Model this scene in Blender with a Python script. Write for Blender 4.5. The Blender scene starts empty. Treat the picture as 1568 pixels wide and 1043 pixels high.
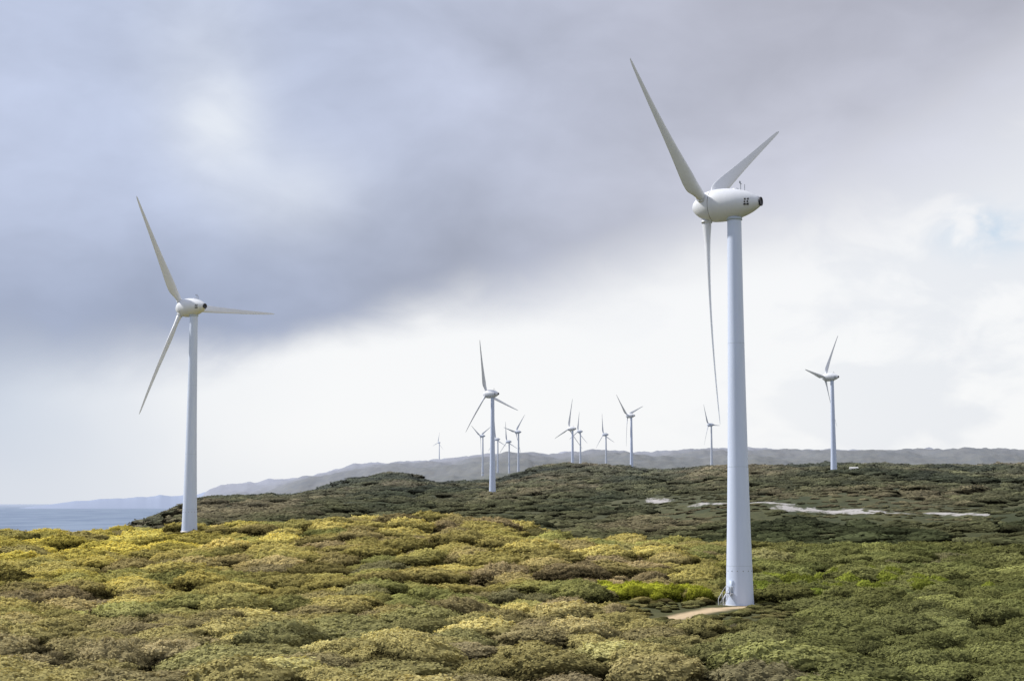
import bpy, math, numpy as np, random
from mathutils import Vector, Matrix, noise
rng=np.random.default_rng(7); random.seed(7)
scene=bpy.context.scene
CZ=80.0
scene.view_settings.view_transform='Standard'; scene.view_settings.look='None'; scene.view_settings.exposure=0

# ---------------------------------------------------------------- helpers
class NT:
    def __init__(s,nt): s.nt=nt; s.n=nt.nodes; s.l=nt.links
    def new(s,t,**k):
        x=s.n.new(t)
        for a,b in k.items(): setattr(x,a,b)
        return x
    def put(s,sock,v):
        if v is None: return
        if isinstance(v,bpy.types.NodeSocket): s.l.new(v,sock)
        else: sock.default_value=v
    def m(s,op,a,b=None,c=None,clamp=False):
        x=s.new('ShaderNodeMath',operation=op,use_clamp=clamp)
        for i,v in enumerate((a,b,c)): s.put(x.inputs[i],v)
        return x.outputs[0]
    def vm(s,op,a,b=None,out=0):
        x=s.new('ShaderNodeVectorMath',operation=op)
        s.put(x.inputs[0],a)
        if b is not None: s.put(x.inputs[1],b)
        return x.outputs[out]
    def vscale(s,a,f):
        x=s.new('ShaderNodeVectorMath',operation='SCALE'); s.put(x.inputs[0],a); s.put(x.inputs[3],f); return x.outputs[0]
    def mix(s,f,a,b,blend='MIX'):
        x=s.new('ShaderNodeMixRGB',blend_type=blend)
        s.put(x.inputs[0],f)
        for i,v in ((1,a),(2,b)):
            if isinstance(v,tuple): v=(*v,1) if len(v)==3 else v
            s.put(x.inputs[i],v)
        return x.outputs[0]
    def ss(s,v,a,b,lo=0.,hi=1.,kind='SMOOTHSTEP'):
        x=s.new('ShaderNodeMapRange',interpolation_type=kind)
        s.put(x.inputs[0],v); x.inputs[1].default_value=a; x.inputs[2].default_value=b
        x.inputs[3].default_value=lo; x.inputs[4].default_value=hi
        return x.outputs[0]
    def noise(s,vec,scale,detail=4,rough=.5,dist=0):
        x=s.new('ShaderNodeTexNoise')
        s.put(x.inputs['Vector'],vec); x.inputs['Scale'].default_value=scale
        x.inputs['Detail'].default_value=detail; x.inputs['Roughness'].default_value=rough
        x.inputs['Distortion'].default_value=dist
        return x.outputs[0]
def mat(name):
    m=bpy.data.materials.new(name); m.use_nodes=True
    t=NT(m.node_tree); t.bsdf=m.node_tree.nodes['Principled BSDF']; t.out=m.node_tree.nodes['Material Output']
    return m,t
def meshobj(name,verts,faces,m=None,smooth=True,parent=None,link=True):
    me=bpy.data.meshes.new(name); me.from_pydata([tuple(v) for v in verts],[],[tuple(f) for f in faces]); me.update()
    if smooth: me.polygons.foreach_set('use_smooth',[True]*len(me.polygons))
    o=bpy.data.objects.new(name,me)
    if m: me.materials.append(m)
    if link: scene.collection.objects.link(o)
    if parent: o.parent=parent
    return o

# ---------------------------------------------------------------- camera
cam=bpy.data.cameras.new('camera'); co=bpy.data.objects.new('camera',cam); scene.collection.objects.link(co)
co.location=(0,0,CZ); co.rotation_euler=(math.radians(90+5.876),0,0)
cam.lens=55.1; cam.sensor_width=36; cam.clip_start=1; cam.clip_end=120000
scene.camera=co

# ---------------------------------------------------------------- world
SE,SR=math.radians(44),math.radians(288)
w=bpy.data.worlds.new('World'); scene.world=w; w.use_nodes=True
T=NT(w.node_tree); T.n.clear()
tc=T.new('ShaderNodeTexCoord'); G=tc.outputs['Generated']
sep=T.new('ShaderNodeSeparateXYZ'); T.l.new(G,sep.inputs[0])
az0=T.m('ARCTAN2',sep.outputs[0],sep.outputs[1]); el=T.m('ARCSINE',sep.outputs[2])
az=T.m('MINIMUM',T.m('MAXIMUM',az0,-.45),.45)
gm=T.vm('MULTIPLY',G,(1,1,1.7))
rot=T.new('ShaderNodeMapping'); rot.inputs['Rotation'].default_value=(0,math.radians(-14),0); T.l.new(gm,rot.inputs[0])
gv=rot.outputs[0]
n1=T.noise(gv,3.2,4,.5,.3); n2=T.noise(gv,8,6,.5,.4); n3=T.noise(gv,22,5,.5,.5)
n1c=T.m('SUBTRACT',n1,.5); n2c=T.m('SUBTRACT',n2,.5); n3c=T.m('SUBTRACT',n3,.5)
edge=T.m('ADD',.128,T.m('ADD',T.m('MULTIPLY',az,.22),T.m('MULTIPLY',T.m('MULTIPLY',az,az),.34)))
wid=T.m('ADD',.020,T.m('MULTIPLY',T.m('MAXIMUM',T.m('ADD',az,.05),0.0),.13))
wid=T.m('ADD',wid,T.m('MULTIPLY',T.m('MAXIMUM',T.m('SUBTRACT',-.18,az),0.0),.15))
h=T.m('SUBTRACT',el,edge)
hn=T.m('ADD',h,T.m('ADD',T.m('MULTIPLY',n1c,.05),T.m('ADD',T.m('MULTIPLY',n3c,.016),T.m('MULTIPLY',n2c,.045))))
t=T.ss(T.m('DIVIDE',hn,wid),-1,1)
af=T.ss(az,-.22,.2)
lowL=T.ss(T.m('ADD',az,T.m('MULTIPLY',n1c,.15)),-.12,-.34)
low=T.mix(lowL,(.975,.98,.99),(.63,.69,.80))
low=T.mix(T.ss(el,.05,-.0,0,.45),low,(.82,.85,.90))
rightdim=T.m('MULTIPLY',T.ss(az,.0,.3),T.ss(T.m('ADD',n2,T.m('MULTIPLY',n3c,.5)),.45,.62,0,.42))
low=T.mix(rightdim,low,(.70,.74,.82))
A=T.mix(af,(.315,.36,.49),(.57,.58,.66))
B=T.mix(af,(.53,.59,.76),(.46,.47,.55))
high=T.mix(T.ss(h,0,.12),A,B)
gain=T.m('ADD',1.03,T.m('ADD',T.m('MULTIPLY',n2c,.55),T.m('ADD',T.m('MULTIPLY',n3c,.18),T.m('MULTIPLY',n1c,.5))))
comb=T.new('ShaderNodeCombineXYZ')
for i in range(3): T.l.new(gain,comb.inputs[i])
high=T.mix(1.0,high,comb.outputs[0],'MULTIPLY')
def blob(a,e,sa,se):
    x=T.m('DIVIDE',T.m('SUBTRACT',az0,a),sa); y=T.m('DIVIDE',T.m('SUBTRACT',el,e),se)
    return T.m('EXPONENT',T.m('MULTIPLY',T.m('ADD',T.m('MULTIPLY',x,x),T.m('MULTIPLY',y,y)),-1.0))
bl=T.m('ADD',blob(-.19,.235,.028,.03),T.m('ADD',T.m('MULTIPLY',blob(-.145,.195,.045,.028),.6),T.m('MULTIPLY',blob(-.2,.28,.04,.05),.4)))
bl=T.m('MULTIPLY',bl,T.m('ADD',.25,T.m('ADD',n2,T.m('MULTIPLY',n3c,.6))),clamp=True)
high=T.mix(bl,high,(.82,.86,.93))
cl=T.mix(t,low,high)
bo=T.m('MULTIPLY',blob(.30,.165,.03,.014),T.ss(n3,.38,.6),clamp=True)
cl=T.mix(T.m('MULTIPLY',bo,.75),cl,(.55,.70,.86))
sky=T.new('ShaderNodeTexSky',sky_type='NISHITA'); sky.sun_disc=False; sky.sun_elevation=SE; sky.sun_rotation=SR
b1=T.new('ShaderNodeBackground'); T.l.new(sky.outputs[0],b1.inputs[0]); b1.inputs[1].default_value=.09
b2=T.new('ShaderNodeBackground'); T.l.new(cl,b2.inputs[0]); b2.inputs[1].default_value=1
ms=T.new('ShaderNodeMixShader'); ms.inputs[0].default_value=.93
T.l.new(b1.outputs[0],ms.inputs[1]); T.l.new(b2.outputs[0],ms.inputs[2])
wo=T.new('ShaderNodeOutputWorld'); T.l.new(ms.outputs[0],wo.inputs[0])

sl=bpy.data.lights.new('sun','SUN'); sl.energy=4.2; sl.angle=math.radians(3); sl.color=(1,.96,.90)
so=bpy.data.objects.new('sun',sl); scene.collection.objects.link(so)
sd=Vector((math.sin(SR)*math.cos(SE),math.cos(SR)*math.cos(SE),math.sin(SE)))
so.rotation_euler=sd.to_track_quat('Z','Y').to_euler()

# ---------------------------------------------------------------- terrain heights (metres relative to lookout)
cols=[-700,0,180,235,290,320,430,600,680,760,860,1000,1130,1300,1568,2300]
azc=np.array([math.atan((c-784)/2420) for c in cols])
rings=np.array([2,60,150,254,340,420,470,560,700,850,1020,1250,1500,1800,2400,3000,4000,5500,7000,8000,10000.])
Z={
0:[-18,-17,-14.4,-12.0,-11.2,-15,-30,-55,-75,-85,-85,-85,-85,-85,-85,-85,-85,-85],
180:[-18,-17,-14.4,-11.6,-10.9,-14,-25,-35,-36,-30,-60,-85,-85,-85,-85,-85,-85,-85],
235:[-18,-17,-14.3,-11.2,-10.2,-14,-20,-22,-20,-16,-38,-85,-85,-85,-85,-85,-85,-85],
290:[-18,-17,-14.2,-10.8,-9.0,-13,-16,-10,-6,-3,-15,-60,-85,-85,-85,-20,-85,-85],
320:[-18,-17,-14,-10.4,-9.1,-13,-16,-9,-3,.5,-12,-55,-85,-85,-50,42,-60,-85],
430:[-18,-17,-13,-9.2,-8.4,-13,-15,-8,-1,2.7,-5,-40,-85,-70,10,68,0,-60],
600:[-18,-17,-10.8,-7.2,-8.2,-14,-15,-6,3,12,24,5,-30,-10,80,132,0,0],
680:[-18,-17,-10.3,-6.7,-8,-14,-15,-5,4,10,14,8,-10,30,95,148,90,50],
760:[-18,-17,-9.9,-6.8,-9,-15,-14,-4,4.6,12,18,15,40,50,110,155,90,80],
860:[-18,-16.5,-11.3,-12.4,-14.5,-20,-16,-6,6,20,32.5,32,40,60,115,160,90,80],
1000:[-18,-16.6,-12.8,-13.4,-14.5,-20,-14,-5,8,18,27,33,44,60,115,163,90,80],
1130:[-18,-16.4,-14.8,-14.4,-15.5,-20,-11,0,13,25,29,34,52,62,127,168,90,90],
1300:[-18,-17,-15.4,-14.6,-15.5,-19,-10.5,2,16.5,25,31,34,48,62,124,165,90,90],
1568:[-18,-17,-15.4,-14.6,-15.5,-19,-10,0,13,24,30,34,46,60,116,150,90,80]}
Z[-700]=Z[0]; Z[2300]=Z[1568]
tab=np.array([[-19,-19]+Z[c]+[Z[c][-1]] for c in cols],float)
def pchip(x,y,xi):
    hh=np.diff(x); d=np.diff(y,axis=-1)/hh
    m=np.zeros_like(y)
    a=d[...,:-1]; b=d[...,1:]; same=(a*b)>0
    w1=2*hh[1:]+hh[:-1]; w2=hh[1:]+2*hh[:-1]
    with np.errstate(divide='ignore',invalid='ignore'):
        hm=(w1+w2)/(w1/a+w2/b)
    m[...,1:-1]=np.where(same,hm,0)
    xi=np.clip(xi,x[0],x[-1]); k=np.clip(np.searchsorted(x,xi)-1,0,len(x)-2)
    s=(xi-x[k])/hh[k]
    h00=2*s**3-3*s**2+1;h10=s**3-2*s**2+s;h01=-2*s**3+3*s**2;h11=s**3-s**2
    return h00*y[...,k]+h10*hh[k]*m[...,k]+h01*y[...,k+1]+h11*hh[k]*m[...,k+1]
azf=np.concatenate([np.radians(np.arange(-180,-24,2.)),np.radians(np.arange(-24,24.01,.08)),np.radians(np.arange(26,180.1,2.))])
lr=np.linspace(math.log(2),math.log(9800),600)
t1=pchip(np.log(rings),tab,lr)
t2=pchip(azc,t1.T,azf).T
bk=np.clip((np.abs(azf)-1.0)/1.0,0,1); bk=(bk*bk*(3-2*bk))[:,None]
t2=t2*(1-bk)+(-20)*bk
R=np.exp(lr); AZ,RR=np.meshgrid(azf,R,indexing='ij')
X=RR*np.sin(AZ); Y=RR*np.cos(AZ)
Hn=np.zeros_like(X)
for i in range(X.shape[0]):
    if abs(azf[i])>.6 : continue
    for j in range(0,X.shape[1]):
        r=R[j]
        if r<60: continue
        x=X[i,j];y=Y[i,j]
        v=0
        if r<650: v+=noise.noise((x/19,y/22,0))*1.8
        if r>450: v+=noise.fractal((x/70,y/60,3),.8,2.1,4)*min(1,(r-450)/400)*3.4
        if r>1900: v+=noise.fractal((x/420,y/420,9),.7,2.1,4)*min(1,(r-1900)/1500)*21
        if r>3000: v+=noise.fractal((x/38,y/150,2),.7,2.1,3)*4.0
        if r>3400: v-=abs(noise.noise((x/260,y/1300,5)))*16
        Hn[i,j]=v
pad=np.exp(-(((X-34)**2+(Y-248)**2)/18.**2)); pad=np.maximum(pad,np.exp(-(((X+91)**2+(Y-448)**2)/24.**2))); Hn=Hn*(1-pad)
land=np.clip((t2+84)/20,0,1)
ZZ=t2+Hn*land+CZ
def hgt(x,y):
    a=np.arctan2(x,y); r=np.log(np.maximum(np.hypot(x,y),2.01))
    ia=np.clip(np.searchsorted(azf,a)-1,0,len(azf)-2); fa=(a-azf[ia])/(azf[ia+1]-azf[ia])
    fr=(r-lr[0])/(lr[1]-lr[0]); ir=np.clip(fr.astype(int),0,len(lr)-2); fr=fr-ir
    return (ZZ[ia,ir]*(1-fa)*(1-fr)+ZZ[ia+1,ir]*fa*(1-fr)+ZZ[ia,ir+1]*(1-fa)*fr+ZZ[ia+1,ir+1]*fa*fr)
na,nr=X.shape
verts=np.stack([X,Y,ZZ],-1).reshape(-1,3)
ii,jj=np.meshgrid(np.arange(na-1),np.arange(nr-1),indexing='ij')
a=(ii*nr+jj).ravel(); F=np.stack([a,a+1,a+nr+1,a+nr],-1)
me=bpy.data.meshes.new('ground'); me.vertices.add(len(verts)); me.vertices.foreach_set('co',verts.ravel())
me.loops.add(F.size); me.loops.foreach_set('vertex_index',F[:,::-1].ravel().astype(np.int32))
me.polygons.add(len(F)); me.polygons.foreach_set('loop_start',np.arange(0,F.size,4,dtype=np.int32)); me.polygons.foreach_set('use_smooth',np.ones(len(F),bool))
me.update(calc_edges=True); me.validate()
if me.polygons[len(F)//2].normal.z<0: me.flip_normals()
ground=bpy.data.objects.new('ground',me); scene.collection.objects.link(ground)

SANDS=[((138,784),(180,744),10.5),((80,907),(88,900),6),((98,850),(139,795),4.2),((200,747),(216,726),6),((23.5,233),(32,247),3.8),((33,247),(37,250),3.0)]
HZ0,HZ1=600.,7000.
m,t_=mat('scrub_soil'); t=t_
geo=t.new('ShaderNodeNewGeometry'); P=geo.outputs['Position']
Pst=t.vm('MULTIPLY',P,(1,.5,1))
na_=t.noise(Pst,.05,6,.6); nb=t.noise(P,.4,5,.65); nc=t.noise(Pst,.012,5,.6)
c=t.mix(t.ss(na_,.35,.65),(.045,.055,.022),(.10,.10,.040))
c=t.mix(t.ss(nb,.4,.7,0,.6),c,(.035,.042,.016))
c=t.mix(t.ss(nc,.4,.65,0,.4),c,(.10,.095,.045))
mask=None
Pxy=t.vm('MULTIPLY',P,(1,1,0))
for (p0,p1,rad) in SANDS:
    d=(p1[0]-p0[0],p1[1]-p0[1],0); L=d[0]**2+d[1]**2
    q=t.vm('SUBTRACT',Pxy,(p0[0],p0[1],0))
    tt=t.m('DIVIDE',t.vm('DOT_PRODUCT',q,d,out=1),L,clamp=True)
    dd=t.vm('LENGTH',t.vm('SUBTRACT',q,t.vscale(d,tt)),out=1)
    v=t.m('SUBTRACT',1.0,t.m('DIVIDE',dd,rad))
    mask=v if mask is None else t.m('MAXIMUM',mask,v)
ns=t.noise(t.vm('MULTIPLY',P,(.13,.09,0)),1.5,6,.7)
sepp=t.new('ShaderNodeSeparateXYZ'); t.l.new(P,sepp.inputs[0])
namp=t.ss(sepp.outputs[1],300,500,1.0,5.0)
ms_=t.ss(t.m('ADD',mask,t.m('MULTIPLY',t.m('SUBTRACT',ns,.5),namp)),.05,.8)
sandc=t.mix(t.ss(sepp.outputs[1],300,500),(.56,.43,.27),(.42,.40,.38))
dist=t.vm('LENGTH',Pxy,out=1)
c=t.mix(ms_,c,sandc)
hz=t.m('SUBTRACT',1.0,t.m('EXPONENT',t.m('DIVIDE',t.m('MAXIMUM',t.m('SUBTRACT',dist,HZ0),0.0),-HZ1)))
c=t.mix(hz,c,(.40,.42,.52))  # aerial haze painted into the ground colour by distance from the camera
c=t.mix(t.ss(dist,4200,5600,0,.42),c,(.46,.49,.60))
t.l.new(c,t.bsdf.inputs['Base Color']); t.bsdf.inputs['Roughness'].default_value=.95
t.bsdf.inputs['Specular IOR Level'].default_value=.1
bp=t.new('ShaderNodeBump'); bp.inputs['Strength'].default_value=.8; bp.inputs['Distance'].default_value=3
t.l.new(na_,bp.inputs['Height']); t.l.new(bp.outputs[0],t.bsdf.inputs['Normal'])
me.materials.append(m)

# distant headland 20 km up the coast
m,t=mat('distant_coast'); geo=t.new('ShaderNodeNewGeometry')
nn=t.noise(t.vm('MULTIPLY',geo.outputs['Position'],(.001,.001,.006)),1,5,.6)
t.l.new(t.mix(nn,(.30,.35,.46),(.35,.40,.51)),t.bsdf.inputs['Base Color']); t.bsdf.inputs['Roughness'].default_value=1; t.bsdf.inputs['Specular IOR Level'].default_value=0  # pale blue base colour carries the distance haze
vs=[];fs=[];NA=160;NR=9
for i in range(NA):
    f=i/(NA-1); aa=math.atan((20-784+f*440)/2420)
    crest=14+185*min(1,f*1.5)**1.3*(.72+.5*noise.fractal((f*5,0,1),.8,2.1,4))
    for j in range(NR):
        g=j/(NR-1); rr_=20000+5000*g; hh_=-20+crest*math.sin(math.pi*min(1,g*1.25+.0)*.8) if 0<g<1 else -30
        vs.append((rr_*math.sin(aa),rr_*math.cos(aa),max(-30,hh_+ (CZ if 0<g<1 else 0)*min(1,f*4))))
for i in range(NA-1):
    for j in range(NR-1): fs.append((i*NR+j,(i+1)*NR+j,(i+1)*NR+j+1,i*NR+j+1))
meshobj('distant_headland',vs,fs,m)

# ---------------------------------------------------------------- sea
m,t=mat('sea_water')
geo=t.new('ShaderNodeNewGeometry'); P=geo.outputs['Position']
nn=t.noise(t.vm('MULTIPLY',P,(.004,.0012,1)),1,6,.65)
c=t.mix(t.ss(nn,.35,.65),(.16,.21,.30),(.23,.29,.38))
dist=t.vm('LENGTH',t.vm('MULTIPLY',P,(1,1,0)),out=1)
c=t.mix(t.ss(dist,9000,45000),c,(.34,.39,.48))  # haze towards the horizon mixed into the water colour
t.l.new(c,t.bsdf.inputs['Base Color']); t.bsdf.inputs['Roughness'].default_value=.75; t.bsdf.inputs['Specular IOR Level'].default_value=.12
vs=[];fs=[]
rr=[0.1,3000,8000,20000,60000];N=96
for r in rr:
    for k in range(N): vs.append((r*math.cos(2*math.pi*k/N),r*math.sin(2*math.pi*k/N),0))
for i in range(len(rr)-1):
    for k in range(N): fs.append((i*N+k,(i+1)*N+k,(i+1)*N+(k+1)%N,i*N+(k+1)%N))
meshobj('sea',vs,fs,m,smooth=False)

# ---------------------------------------------------------------- shrubs
def leafmat(name,trans=.2):
    m,t=mat(name); t.n.remove(t.bsdf)
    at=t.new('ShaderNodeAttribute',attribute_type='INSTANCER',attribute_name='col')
    lt=t.new('ShaderNodeAttribute',attribute_type='GEOMETRY',attribute_name='shade_tint')
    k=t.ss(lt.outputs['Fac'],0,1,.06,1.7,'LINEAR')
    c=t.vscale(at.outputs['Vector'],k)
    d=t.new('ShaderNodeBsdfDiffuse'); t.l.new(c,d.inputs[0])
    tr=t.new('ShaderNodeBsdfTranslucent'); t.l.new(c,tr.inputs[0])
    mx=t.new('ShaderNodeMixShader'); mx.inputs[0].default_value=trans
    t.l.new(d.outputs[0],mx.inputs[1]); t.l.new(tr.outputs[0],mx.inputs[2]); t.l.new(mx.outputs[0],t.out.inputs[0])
    return m
LM=leafmat('scrub_foliage')
def shrub(name,seed,nleaf,leaf,res,jit=.34):
    rs=np.random.default_rng(seed); off=seed*13.7
    vs=[];fs=[];shade_tint=[]
    def rad(th,ph): # rounded dome with cauliflower lumps
        d=Vector((math.cos(th)*math.sin(ph),math.sin(th)*math.sin(ph),math.cos(ph)))
        bil=abs(noise.noise(d*2.3+Vector((off,3,0)))); b2=abs(noise.noise(d*6.0+Vector((3,off,0))))
        r=.94+.20*noise.noise(d*1.3+Vector((off,0,0)))+.26*(bil-.15)+.22*(b2-.2)
        return d,r,bil,b2
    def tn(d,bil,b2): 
        q=min(1,max(0,(d.z-.22)/.58)); return .01+.76*q*q*(3-2*q)+.35*(bil-.12)+.55*(b2-.15)  # painted occlusion: leaf colour darkens low on the dome and between lumps
    nu,nv=res
    for j in range(nv+1):
        ph=math.pi*.60*j/nv
        for i in range(nu):
            d,r,_,_=rad(2*math.pi*i/nu,ph); p=d*r*.975
            vs.append((p.x,p.y,p.z*.85)) 
    for j in range(nv):
        for i in range(nu):
            d,r,bil,b2=rad(2*math.pi*(i+.5)/nu,math.pi*.6*(j+.5)/nv)
            fs.append((j*nu+i,(j+1)*nu+i,(j+1)*nu+(i+1)%nu,j*nu+(i+1)%nu)); shade_tint.append(max(0,min(1,tn(d,bil,b2)*.65+.06*rs.normal())))
    for _ in range(nleaf):
        th=rs.uniform(0,2*math.pi); ph=math.acos(1-rs.uniform(0,1)*1.2)
        d,r,bil,b2=rad(th,ph); rr=r*rs.uniform(.965,1.05); p=Vector((d.x*rr,d.y*rr,d.z*rr*.85))
        n=Vector((d.x,d.y,d.z*1.3)).normalized()+Vector(rs.normal(0,jit,3)); n.normalize()
        u=n.orthogonal().normalized(); u=(Matrix.Rotation(rs.uniform(0,6.28),3,n)@u); v=n.cross(u)
        s=leaf*rs.uniform(.6,1.4); b=len(vs)
        vs+= [tuple(p-u*s-v*s*.35),tuple(p+u*s*.2-v*s*.6),tuple(p+u*s),tuple(p+v*s*.6)]
        fs.append((b,b+1,b+2,b+3)); shade_tint.append(float(np.clip(tn(d,bil,b2)+.12*rs.normal(),0,1)))
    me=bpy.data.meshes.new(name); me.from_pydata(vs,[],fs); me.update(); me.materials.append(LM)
    at=me.attributes.new('shade_tint','FLOAT','FACE'); at.data.foreach_set('value',shade_tint)
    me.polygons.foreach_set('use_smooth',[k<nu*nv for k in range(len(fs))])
    return bpy.data.objects.new(name,me)
def ncoll(name,objs):
    c=bpy.data.collections.new(name)
    for o in objs: c.objects.link(o)
    return c
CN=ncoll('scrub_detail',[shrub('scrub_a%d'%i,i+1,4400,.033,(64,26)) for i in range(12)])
CF=ncoll('scrub_distant',[shrub('scrub_b%d'%i,i+21,220,.10,(16,8)) for i in range(5)])

def scatter(name,coll,nvar,P,rot,scl,col):
    me=bpy.data.meshes.new(name); me.vertices.add(len(P)); me.vertices.foreach_set('co',np.asarray(P,np.float32).ravel())
    for nm,ar in (('rot',rot),('scl',scl),('col',col)):
        a=me.attributes.new(nm,'FLOAT_VECTOR','POINT'); a.data.foreach_set('vector',np.asarray(ar,np.float32).ravel())
    a=me.attributes.new('idx','INT','POINT'); a.data.foreach_set('value',rng.integers(0,nvar,len(P)).astype(np.int32))
    me.update()
    o=bpy.data.objects.new(name,me); scene.collection.objects.link(o)
    ng=bpy.data.node_groups.new(name,'GeometryNodeTree')
    ng.interface.new_socket('Geometry',in_out='INPUT',socket_type='NodeSocketGeometry')
    ng.interface.new_socket('Geometry',in_out='OUTPUT',socket_type='NodeSocketGeometry')
    gi=ng.nodes.new('NodeGroupInput'); go=ng.nodes.new('NodeGroupOutput')
    ip=ng.nodes.new('GeometryNodeInstanceOnPoints'); ci=ng.nodes.new('GeometryNodeCollectionInfo')
    ci.inputs['Collection'].default_value=coll; ci.inputs['Separate Children'].default_value=True; ci.inputs['Reset Children'].default_value=True
    def na(nm,ty):
        n=ng.nodes.new('GeometryNodeInputNamedAttribute'); n.data_type=ty; n.inputs[0].default_value=nm
        return [x for x in n.outputs if x.enabled and x.name=='Attribute'][0]
    er=ng.nodes.new('FunctionNodeEulerToRotation')
    L=ng.links.new
    L(gi.outputs[0],ip.inputs['Points']); L(ci.outputs[0],ip.inputs['Instance']); ip.inputs['Pick Instance'].default_value=True
    L(na('idx','INT'),ip.inputs['Instance Index']); L(na('rot','FLOAT_VECTOR'),er.inputs[0]); L(er.outputs[0],ip.inputs['Rotation'])
    L(na('scl','FLOAT_VECTOR'),ip.inputs['Scale']); L(ip.outputs[0],go.inputs[0])
    md=o.modifiers.new('scatter','NODES'); md.node_group=ng
    return o
def sandd(x,y):
    best=np.full(x.shape,-9.)
    for (p0,p1,rad) in SANDS:
        d=np.array(p1)-np.array(p0); L=(d**2).sum()
        tt=np.clip(((x-p0[0])*d[0]+(y-p0[1])*d[1])/L,0,1)
        best=np.maximum(best,1-np.hypot(x-p0[0]-tt*d[0],y-p0[1]-tt*d[1])/rad)
    return best
def vn(x,y,s,z=0): return np.array([noise.noise((a/s,b/s,z)) for a,b in zip(x,y)])
def lerp(a,b,f): return a*(1-f[:,None])+np.array(b)*f[:,None]
def sstep(v,a,b):
    q=np.clip((v-a)/(b-a),0,1); return q*q*(3-2*q)
def darts(x,y,s,k,ax=1.3):
    """keep points whose spacing is at least k*(s1+s2); biggest first; stretched along x"""
    order=np.argsort(-s+rng.normal(0,.5,len(s))); cell=9.0; grid={}; keep=[]
    for i in order:
        xi,yi,si=x[i]/ax,y[i],s[i]; cx,cy=int(xi//cell),int(yi//cell); ok=True
        for gx in (cx-1,cx,cx+1):
            for gy in (cy-1,cy,cy+1):
                for (px,py,ps) in grid.get((gx,gy),()):
                    if (px-xi)**2+(py-yi)**2<(k*(ps+si))**2: ok=False;break
                if not ok:break
            if not ok:break
        if ok: grid.setdefault((cx,cy),[]).append((xi,yi,si)); keep.append(i)
    return np.array(keep)
# foreground: rounded wind-clipped mounds, with lower scrub in the gaps
n=24000
r=np.sqrt(rng.uniform(115**2,540**2,n)); a=rng.uniform(-.43,.43,n)
x=r*np.sin(a); y=r*np.cos(a); s=(1.4+4.5*rng.random(n)**1.6)*(1+.3*np.clip(vn(x,y,40,5),-.6,.9))*(.85+.35*sstep(r,200,420))
k=darts(x,y,s,.67); x,y,s=x[k],y[k],s[k]; nb_=len(x)
nf=6500
r2=np.sqrt(rng.uniform(115**2,540**2,nf)); a2=rng.uniform(-.43,.43,nf)
isbig=np.concatenate([np.ones(nb_,bool),np.zeros(nf,bool)])
x=np.concatenate([x,r2*np.sin(a2)]); y=np.concatenate([y,r2*np.cos(a2)]); size=np.concatenate([s,rng.uniform(.7,1.4,nf)])
r=np.hypot(x,y); a=np.arctan2(x,y)
g1=vn(x,y,14,1.3); g2=vn(x,y,34,7); g3=vn(x,y,70,3); g4=vn(x,y,9,9)
nearpad=(x>17)&(x<44)&(y>205)&(y<262); size=np.where(nearpad,np.minimum(size,1.35),size)
lowpad=(x>18)&(x<42)&(y>222)&(y<254); size=np.where(lowpad,np.minimum(size,.9),size)
t2pad=(x>-112)&(x<-72)&(y>405)&(y<462); size=np.where(t2pad,np.minimum(size,1.7),size)
keep=(sandd(x,y)<-.05-size/8.)&(np.hypot(x-36.5,y-254)>2.2+size*.8)
x,y,a,r,size,g1,g2,g3,g4,isbig,lowpad=[q[keep] for q in (x,y,a,r,size,g1,g2,g3,g4,isbig,lowpad)]
z=hgt(x,y)-.04*size
zs=rng.uniform(.68,1.1,len(x))*np.clip(1.14-.075*size,.66,1.1); zs=np.where(lowpad,.5,zs)
scl=np.stack([size*rng.uniform(1.05,1.45,len(x)),size*rng.uniform(.9,1.2,len(x)),size*zs],-1)
rot=np.stack([rng.normal(0,.07,len(x)),rng.normal(0,.07,len(x)),rng.normal(0,.6,len(x))+np.pi*rng.integers(0,2,len(x))],-1)
base=np.tile(np.array([.345,.295,.095]),(len(x),1))
base=lerp(base,(.27,.215,.11),sstep(g2+.9*g4,.0,.5))
base=lerp(base,(.195,.21,.070),sstep(-g2+.8*g1,.05,.55)*.75)
base=lerp(base,(.47,.40,.080),sstep(g3+.8*g4+.35*sstep(-x,-10,80),.2,.9)*sstep(r,190,330)*.85)
base=lerp(base,(.28,.25,.13),sstep(-r,-270,-190)*.45)
rightf=sstep(a,.08,.19); base=lerp(base,(.115,.125,.043),rightf*.88)  # greener to the right, with cloud shade worked into the shrub colour
base*=1.12*np.exp(rng.normal(0,.20,len(x)))[:,None]
base[~isbig]*=.38  # gap scrub colour darkened to stand for shade between the mounds
sel=rng.random(len(x))<.05; base[sel]=base[sel]*.5+np.array([.09,.075,.05])
base[lowpad]=np.array([.22,.195,.08])*rng.uniform(.7,1.4,(int(lowpad.sum()),1))
P0=np.stack([x,y,z],-1)
ex=[];es=[];ec=[]
def bushes(x0,x1,y0,y1,k,s0,s1,c,zk=1.25):
    for _ in range(k):
        xx=random.uniform(x0,x1); yy=random.uniform(y0,y1); s=random.uniform(s0,s1)
        if sandd(np.array([xx]),np.array([yy]))[0]>-.05-s/8. or math.hypot(xx-36.5,yy-254)<2.6+s*.6: continue
        ex.append((xx,yy,float(hgt(np.array([xx]),np.array([yy]))[0])+.1)); es.append((s*1.1,s,s*zk))
        q=random.uniform(.6,1.3); ec.append((c[0]*q,c[1]*q,c[2]*q))
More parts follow.
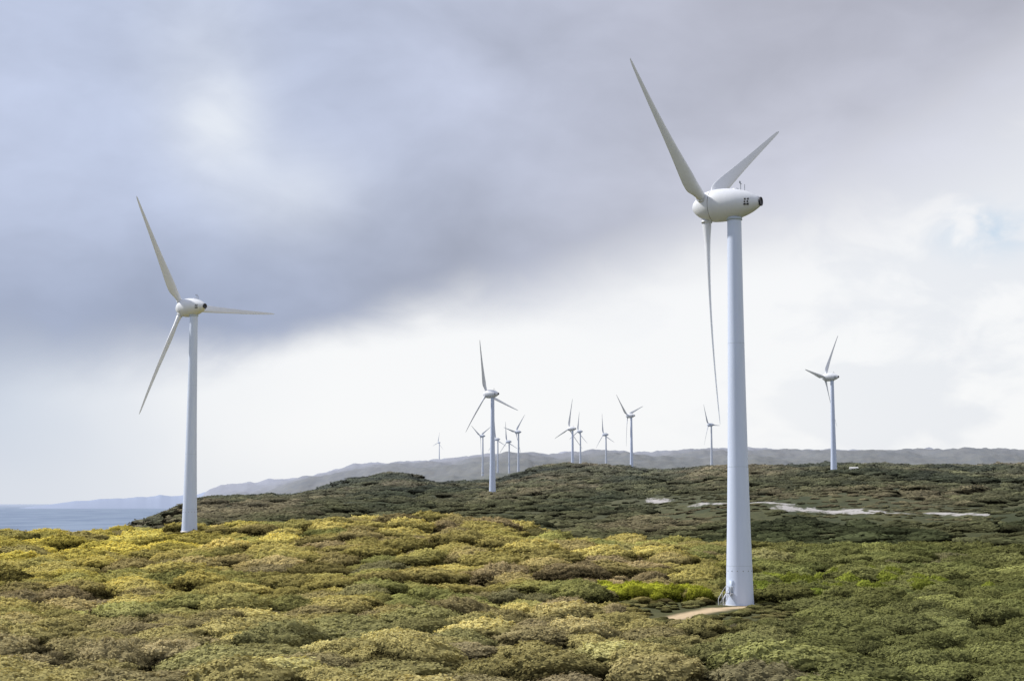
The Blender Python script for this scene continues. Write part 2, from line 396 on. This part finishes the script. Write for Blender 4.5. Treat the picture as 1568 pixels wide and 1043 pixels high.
# taller green bushes beside the turbine pad, low heath round it
bushes(15,31,259,274,30,1.4,2.7,(.34,.35,.04))
bushes(41,52,258,285,30,1.3,2.5,(.17,.20,.035))
bushes(46,84,272,305,76,1.4,2.8,(.21,.235,.04))
bushes(18,46,220,258,170,.5,1.3,(.20,.19,.075),.6)
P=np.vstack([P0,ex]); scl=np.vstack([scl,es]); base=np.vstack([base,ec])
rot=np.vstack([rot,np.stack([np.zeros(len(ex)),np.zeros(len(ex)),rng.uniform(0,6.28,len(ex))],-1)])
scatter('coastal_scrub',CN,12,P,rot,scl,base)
# hillsides
n=30000
r=np.sqrt(rng.uniform(520**2,1950**2,n)); a=rng.uniform(-.36,.38,n)
x=r*np.sin(a); y=r*np.cos(a); z=hgt(x,y)
keep=(sandd(x,y)<-.1)&(z>8)&(np.hypot(x-227,y-1035)>14); x=x[keep];y=y[keep];r=r[keep];z=z[keep];a=a[keep]
g1=vn(x,y,40,1.3); g2=vn(x,y*.6,110,7); g4=vn(x,y,14,2)
size=(2.2+4.6*rng.random(len(x))**2)*(1+.6*g1)*(.75+r/2600)
sd_=sandd(x,y); size=np.where(sd_>-5,np.minimum(size,1.8),size)
scl=np.stack([size*rng.uniform(1.1,2.0,len(x)),size*rng.uniform(.8,1.3,len(x)),size*rng.uniform(.45,.8,len(x))],-1)
rot=np.stack([rng.normal(0,.06,len(x)),rng.normal(0,.06,len(x)),rng.normal(0,.35,len(x))],-1)
base=np.tile(np.array([.120,.120,.055]),(len(x),1))
base=lerp(base,(.21,.18,.10),sstep(g2+.4*g4,.0,.45))
base=lerp(base,(.052,.062,.028),sstep(-g2+.5*g1,.0,.45)*.85)
base*=.90*np.exp(rng.normal(0,.20,len(x)))[:,None]  # cloud shadow over the hills is included in this dark palette
hz=1-np.exp(-np.maximum(r-HZ0,0)/HZ1); base=lerp(base,(.40,.42,.52),hz)  # same distance haze blended into each shrub's colour
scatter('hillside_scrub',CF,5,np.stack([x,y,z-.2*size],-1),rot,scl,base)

# ---------------------------------------------------------------- turbines
def paint(name,col,rough=.45):
    m,t=mat(name); tc=t.new('ShaderNodeTexCoord')
    nz=t.noise(t.vm('MULTIPLY',tc.outputs['Object'],(1,1,.12)),1.2,5,.6)
    c=t.mix(t.ss(nz,.35,.75,0,.25),col,tuple(v*.82 for v in col))
    t.l.new(c,t.bsdf.inputs['Base Color']); t.bsdf.inputs['Roughness'].default_value=rough
    return m
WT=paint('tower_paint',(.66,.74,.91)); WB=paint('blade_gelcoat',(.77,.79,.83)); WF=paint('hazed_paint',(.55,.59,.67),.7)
WM=paint('tower_paint_hazed',(.59,.66,.82),.6)  # farther turbines: haze is put into the paint colours
DK,t=mat('dark_vent'); t.bsdf.inputs['Base Color'].default_value=(.03,.03,.04,1)
GR,t=mat('grey_seam'); t.bsdf.inputs['Base Color'].default_value=(.25,.27,.3,1)
SM,t=mat('tower_seam'); t.bsdf.inputs['Base Color'].default_value=(.50,.58,.70,1)
CC,t=mat('concrete')
nz=t.noise(None,3,5); t.l.new(t.mix(nz,(.36,.34,.31),(.48,.46,.42)),t.bsdf.inputs['Base Color'])
def revolve(prof,N=48,axis='Z'):
    vs=[];fs=[]
    for (s,r) in prof:
        for k in range(N):
            c,d=r*math.cos(2*math.pi*k/N),r*math.sin(2*math.pi*k/N)
            vs.append((c,d,s) if axis=='Z' else (s,c,d))
    for i in range(len(prof)-1):
        for k in range(N): 
            f=(i*N+k,i*N+(k+1)%N,(i+1)*N+(k+1)%N,(i+1)*N+k)
            fs.append(f)
    return vs,fs
class MB:
    def __init__(s): s.v=[];s.f=[];s.m=[]
    def add(s,vf,mi=0):
        b=len(s.v); s.v+=list(vf[0]); s.f+=[tuple(i+b for i in f) for f in vf[1]]; s.m+=[mi]*len(vf[1])
    def mesh(s,name,mats):
        me=bpy.data.meshes.new(name); me.from_pydata([tuple(q) for q in s.v],[],s.f); me.update()
        for q in mats: me.materials.append(q)
        me.polygons.foreach_set('material_index',s.m); me.polygons.foreach_set('use_smooth',[True]*len(s.f))
        return me
def box(cx,cy,cz,sx,sy,sz,M=None):
    v=[Vector((cx+i*sx/2,cy+j*sy/2,cz+k*sz/2)) for i in(-1,1) for j in(-1,1) for k in(-1,1)]
    if M: v=[M@q for q in v]
    return v,[(0,1,3,2),(4,6,7,5),(0,4,5,1),(2,3,7,6),(0,2,6,4),(1,5,7,3)]
def tube(pts,r,N=8):
    vs=[];fs=[]
    for i,p in enumerate(pts):
        p=Vector(p); q=Vector(pts[min(i+1,len(pts)-1)])-Vector(pts[max(i-1,0)]); q.normalize()
        u=q.orthogonal().normalized(); v=q.cross(u)
        for k in range(N): vs.append(p+u*r*math.cos(2*math.pi*k/N)+v*r*math.sin(2*math.pi*k/N))
    for i in range(len(pts)-1):
        for k in range(N): fs.append((i*N+k,i*N+(k+1)%N,(i+1)*N+(k+1)%N,(i+1)*N+k))
    return vs,fs
def tower_mesh(name,mt):
    b=MB()
    kz=[-6,0,.6,6,13,24,34,44,50,57,62.6]; kr=[2.32,2.28,2.22,2.06,1.86,1.62,1.45,1.32,1.25,1.19,1.15]
    zs=np.linspace(-6,62.8,60); b.add(revolve([(z,float(np.interp(z,kz,kr))) for z in zs],64))
    for z in (6.2,22,42): 
        r=float(np.interp(z,kz,kr)); b.add(revolve([(z-.03,r-.02),(z-.03,r+.012),(z+.03,r+.012),(z+.03,r-.02)],64),1)
    for k in range(14):
        an=2*math.pi*k/14; r=float(np.interp(5.4,kz,kr)); b.add(box(r,0,5.4,.06,.14,.14,Matrix.Rotation(an,4,'Z')),3)
    b.add(revolve([(62.3,1.1),(62.3,1.3),(62.75,1.3),(62.75,1.1)]),1)
    b.add(revolve([(-1,2.5),(.0,2.5),(.02,2.2)]),2)
    return b.mesh(name,[mt,SM,CC,GR])
NP=[(-4.55,.60),(-4.3,.90),(-3.8,1.22),(-3.1,1.60),(-2.2,1.98),(-1.1,2.32),(0,2.55),(1.2,2.69),(2.3,2.73),(3.1,2.70),(3.62,2.65)]
HP=[(3.62,2.42),(3.70,2.42)]
SP=[(3.70,2.42),(3.70,2.62),(4.3,2.52),(5,2.30),(5.7,1.96),(6.3,1.56),(6.8,1.10),(7.1,.72),(7.25,.38),(7.3,.01)]
def dense(p,k=4):
    out=[p[0]]
    for i in range(len(p)-1):
        p0=p[max(i-1,0)];p1=p[i];p2=p[i+1];p3=p[min(i+2,len(p)-1)]
        for j in range(1,k+1):
            t=j/k; f=lambda a,b,c,d: .5*((2*b)+(-a+c)*t+(2*a-5*b+4*c-d)*t*t+(-a+3*b-3*c+d)*t**3)
            out.append((f(p0[0],p1[0],p2[0],p3[0]),max(.005,f(p0[1],p1[1],p2[1],p3[1]))))
    return out
def nac_mesh(name,mt):
    b=MB()
    b.add(revolve(dense(NP),64,'X')); b.add(revolve([(3.62,2.65),(3.62,2.42)],64,'X'),1); b.add(revolve(HP,64,'X'),1)
    b.add(revolve([(-4.55,.64),(-4.55,.74),(-4.78,.74),(-4.80,.55),(-4.65,.5),(-4.65,.01)],32,'X'),1)
    for sgn in (-1,1):
        for (s,ww) in ((-3.0,.42),(-2.55,.42)):
            for (dz) in (.42,0,-.42):
                r=float(np.interp(s,[q[0] for q in NP],[q[1] for q in NP]))
                yy=math.sqrt(r*r-dz*dz)*sgn
                b.add(box(s,yy,dz-.1,.36 if dz else .22,.16,.28),1)
    b.add(tube([(-1.2,0,2.1),(-1.2,0,3.7)],.06),2); b.add(tube([(-1.2,-.45,3.3),(-1.2,.45,3.3)],.05),2)
    b.add(tube([(-1.2,.45,3.3),(-1.2,.45,3.65)],.08),2); b.add(tube([(-1.9,0,1.9),(-1.9,0,3.1)],.05),2)
    b.add(box(-.3,0,2.48,.9,.8,.14),0)
    return b.mesh(name,[mt,DK,GR])
def hub_mesh(name,mt):
    b=MB(); b.add(revolve(SP[:2],64,'X'),1); b.add(revolve(dense(SP[1:]),64,'X')); return b.mesh(name,[mt,DK])
BR=[1.6,2.6,3.4,4.5,6,8,11,15,20,25,30,33,35,35.8,36.1]
BC=[1.5,1.5,1.6,1.95,2.45,2.6,2.35,1.95,1.55,1.2,.9,.7,.5,.28,.06]
BT=[1,1,.9,.62,.42,.34,.28,.24,.21,.19,.17,.16,.16,.16,.2]
BW=[30,30,30,29,26,22,17,13,9,7,5,4,4,4,4]
def blade_mesh(name,mt):
    b=MB(); N=40; vs=[];fs=[]
    rs=np.concatenate([np.linspace(1.6,12,46),np.linspace(12.3,35,80),[35.2,35.4,35.6,35.8,36.0,36.1]])
    sm=lambda v,K: float(np.mean([np.interp(v+e,BR,K) for e in np.linspace(-.7,.7,9)])) if 2.6<v<34.5 else float(np.interp(v,BR,K))
    for r in rs:
        c=sm(r,BC); tc_=sm(r,BT); tw=math.radians(sm(r,BW)+6)
        bl=min(1,max(0,(r-2.8)/3.5)); bl=bl*bl*(3-2*bl); f=r/36
        for k in range(N):
            th=2*math.pi*k/N; xc=.5*(1-math.cos(th)); pr=(1-bl)+bl*1.3*(1-.72*xc)
            yy=(xc-(.5*(1-bl)+.3*bl))*c; xx=.5*tc_*c*math.sin(th)*pr
            vs.append((xx*math.cos(tw)+yy*math.sin(tw)-1.5*f*f, -xx*math.sin(tw)+yy*math.cos(tw)+.35*f**3, r))
    for i in range(len(rs)-1):
        for k in range(N): fs.append((i*N+k,i*N+(k+1)%N,(i+1)*N+(k+1)%N,(i+1)*N+k))
    fs.append(tuple((len(rs)-1)*N+k for k in range(N)))
    b.add((vs,fs)); b.add(revolve([(1.6,.8),(2.7,.82),(2.72,.9),(2.5,.9)],24),0)
    return b.mesh(name,[mt])
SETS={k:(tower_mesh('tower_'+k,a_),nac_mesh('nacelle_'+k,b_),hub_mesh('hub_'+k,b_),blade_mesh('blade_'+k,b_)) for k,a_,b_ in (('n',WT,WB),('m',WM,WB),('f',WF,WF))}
def turbine(x,y,z,yaw,phase,kind):
    e=bpy.data.objects.new('wind_turbine',None); scene.collection.objects.link(e); e.location=(x,y,z+CZ); e.rotation_euler=(0,0,math.radians(yaw)); e.empty_display_size=3
    tm,nm,hm,bm=SETS[kind]
    def ch(n,d,loc=(0,0,0),rot=(0,0,0)):
        o=bpy.data.objects.new(n,d); scene.collection.objects.link(o); o.parent=e; o.location=loc; o.rotation_euler=rot; return o
    ch('tower',tm); ch('nacelle',nm,(0,0,65)); ch('spinner',hm,(0,0,65))
    for k in range(3): ch('blade_%d'%(k+1),bm,(4.9,0,65),(math.radians(90-(phase+120*k)),0,0))
    return e
t1e=turbine(36.5,254,-16.35,149.8,31,'n')
turbine(-93.2,456,-8.26,143.1,2,'n')
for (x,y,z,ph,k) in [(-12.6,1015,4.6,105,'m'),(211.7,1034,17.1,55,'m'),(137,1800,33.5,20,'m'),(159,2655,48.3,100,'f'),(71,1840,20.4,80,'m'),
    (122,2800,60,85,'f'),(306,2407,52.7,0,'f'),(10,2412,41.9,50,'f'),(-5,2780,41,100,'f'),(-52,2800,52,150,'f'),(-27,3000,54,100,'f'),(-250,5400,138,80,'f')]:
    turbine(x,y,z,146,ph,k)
# access stairs of the near turbine (child)
b=MB()
Rz=Matrix.Rotation(math.radians(222-149.8),4,'Z')
for i in range(9):
    s=2.9+.2*i; zt=1.9-.2*i
    b.add(box(s,0,zt,.22,.9,.05,Rz),1)
b.add(box(2.5,0,1.95,.7,1.0,.08,Rz),1)
for sy in (-.5,.5):
    pts=[(2.2,sy,2.95),(2.8,sy,2.95),(3.1,sy,2.8),(4.5,sy,1.3),(4.65,sy,1.0),(4.65,sy,.1)]
    b.add(tube([Rz@Vector(p) for p in pts],.05))
    b.add(tube([Rz@Vector(p) for p in [(2.2,sy,1.9),(2.8,sy,1.9),(4.6,sy,.1)]],.06))
    for s in (2.8,3.7):
        zt=2.95 if s<=3 else 2.15
        b.add(tube([Rz@Vector((s,sy,zt-1.0)),Rz@Vector((s,sy,zt))],.035))
b.add(box(2.14,0,2.95,.12,.85,1.9,Rz),2)
sm=b.mesh('access_stairs',[WB,GR,SM]); so_=bpy.data.objects.new('access_stairs',sm); scene.collection.objects.link(so_); so_.parent=t1e

# small service shed on the far slope
e=bpy.data.objects.new('service_shed',None); scene.collection.objects.link(e)
gz=float(hgt(np.array([225.]),np.array([1035.]))[0]); e.location=(225,1035,gz+.9); e.scale=(.75,.75,.75)
WS=paint('shed_wall',(.6,.6,.58),.7)
b=MB(); b.add(box(0,0,1.0,7,4,3.4)); b.add(box(7.5,1,.6,3,3,2.6)); 
o=bpy.data.objects.new('walls',b.mesh('walls',[WS])); o.data.polygons.foreach_set('use_smooth',[False]*len(o.data.polygons)); scene.collection.objects.link(o); o.parent=e
b=MB(); b.add(([(-3.8,-2.4,2.7),(3.8,-2.4,2.7),(3.8,0,3.9),(-3.8,0,3.9),(3.8,2.4,2.7),(-3.8,2.4,2.7)],[(0,1,2,3),(3,2,4,5),(1,4,2),(0,3,5)]))
b.add(box(7.5,1,2.0,3.5,3.5,.15))
o=bpy.data.objects.new('roof',b.mesh('roof',[WS])); o.data.polygons.foreach_set('use_smooth',[False]*len(o.data.polygons)); scene.collection.objects.link(o); o.parent=e
b=MB(); b.add(box(-1.5,-2.02,1.0,1,.06,2.1)); b.add(box(1.5,-2.02,1.5,1.2,.06,.9))
o=bpy.data.objects.new('door_and_window',b.mesh('dw',[DK])); scene.collection.objects.link(o); o.parent=e
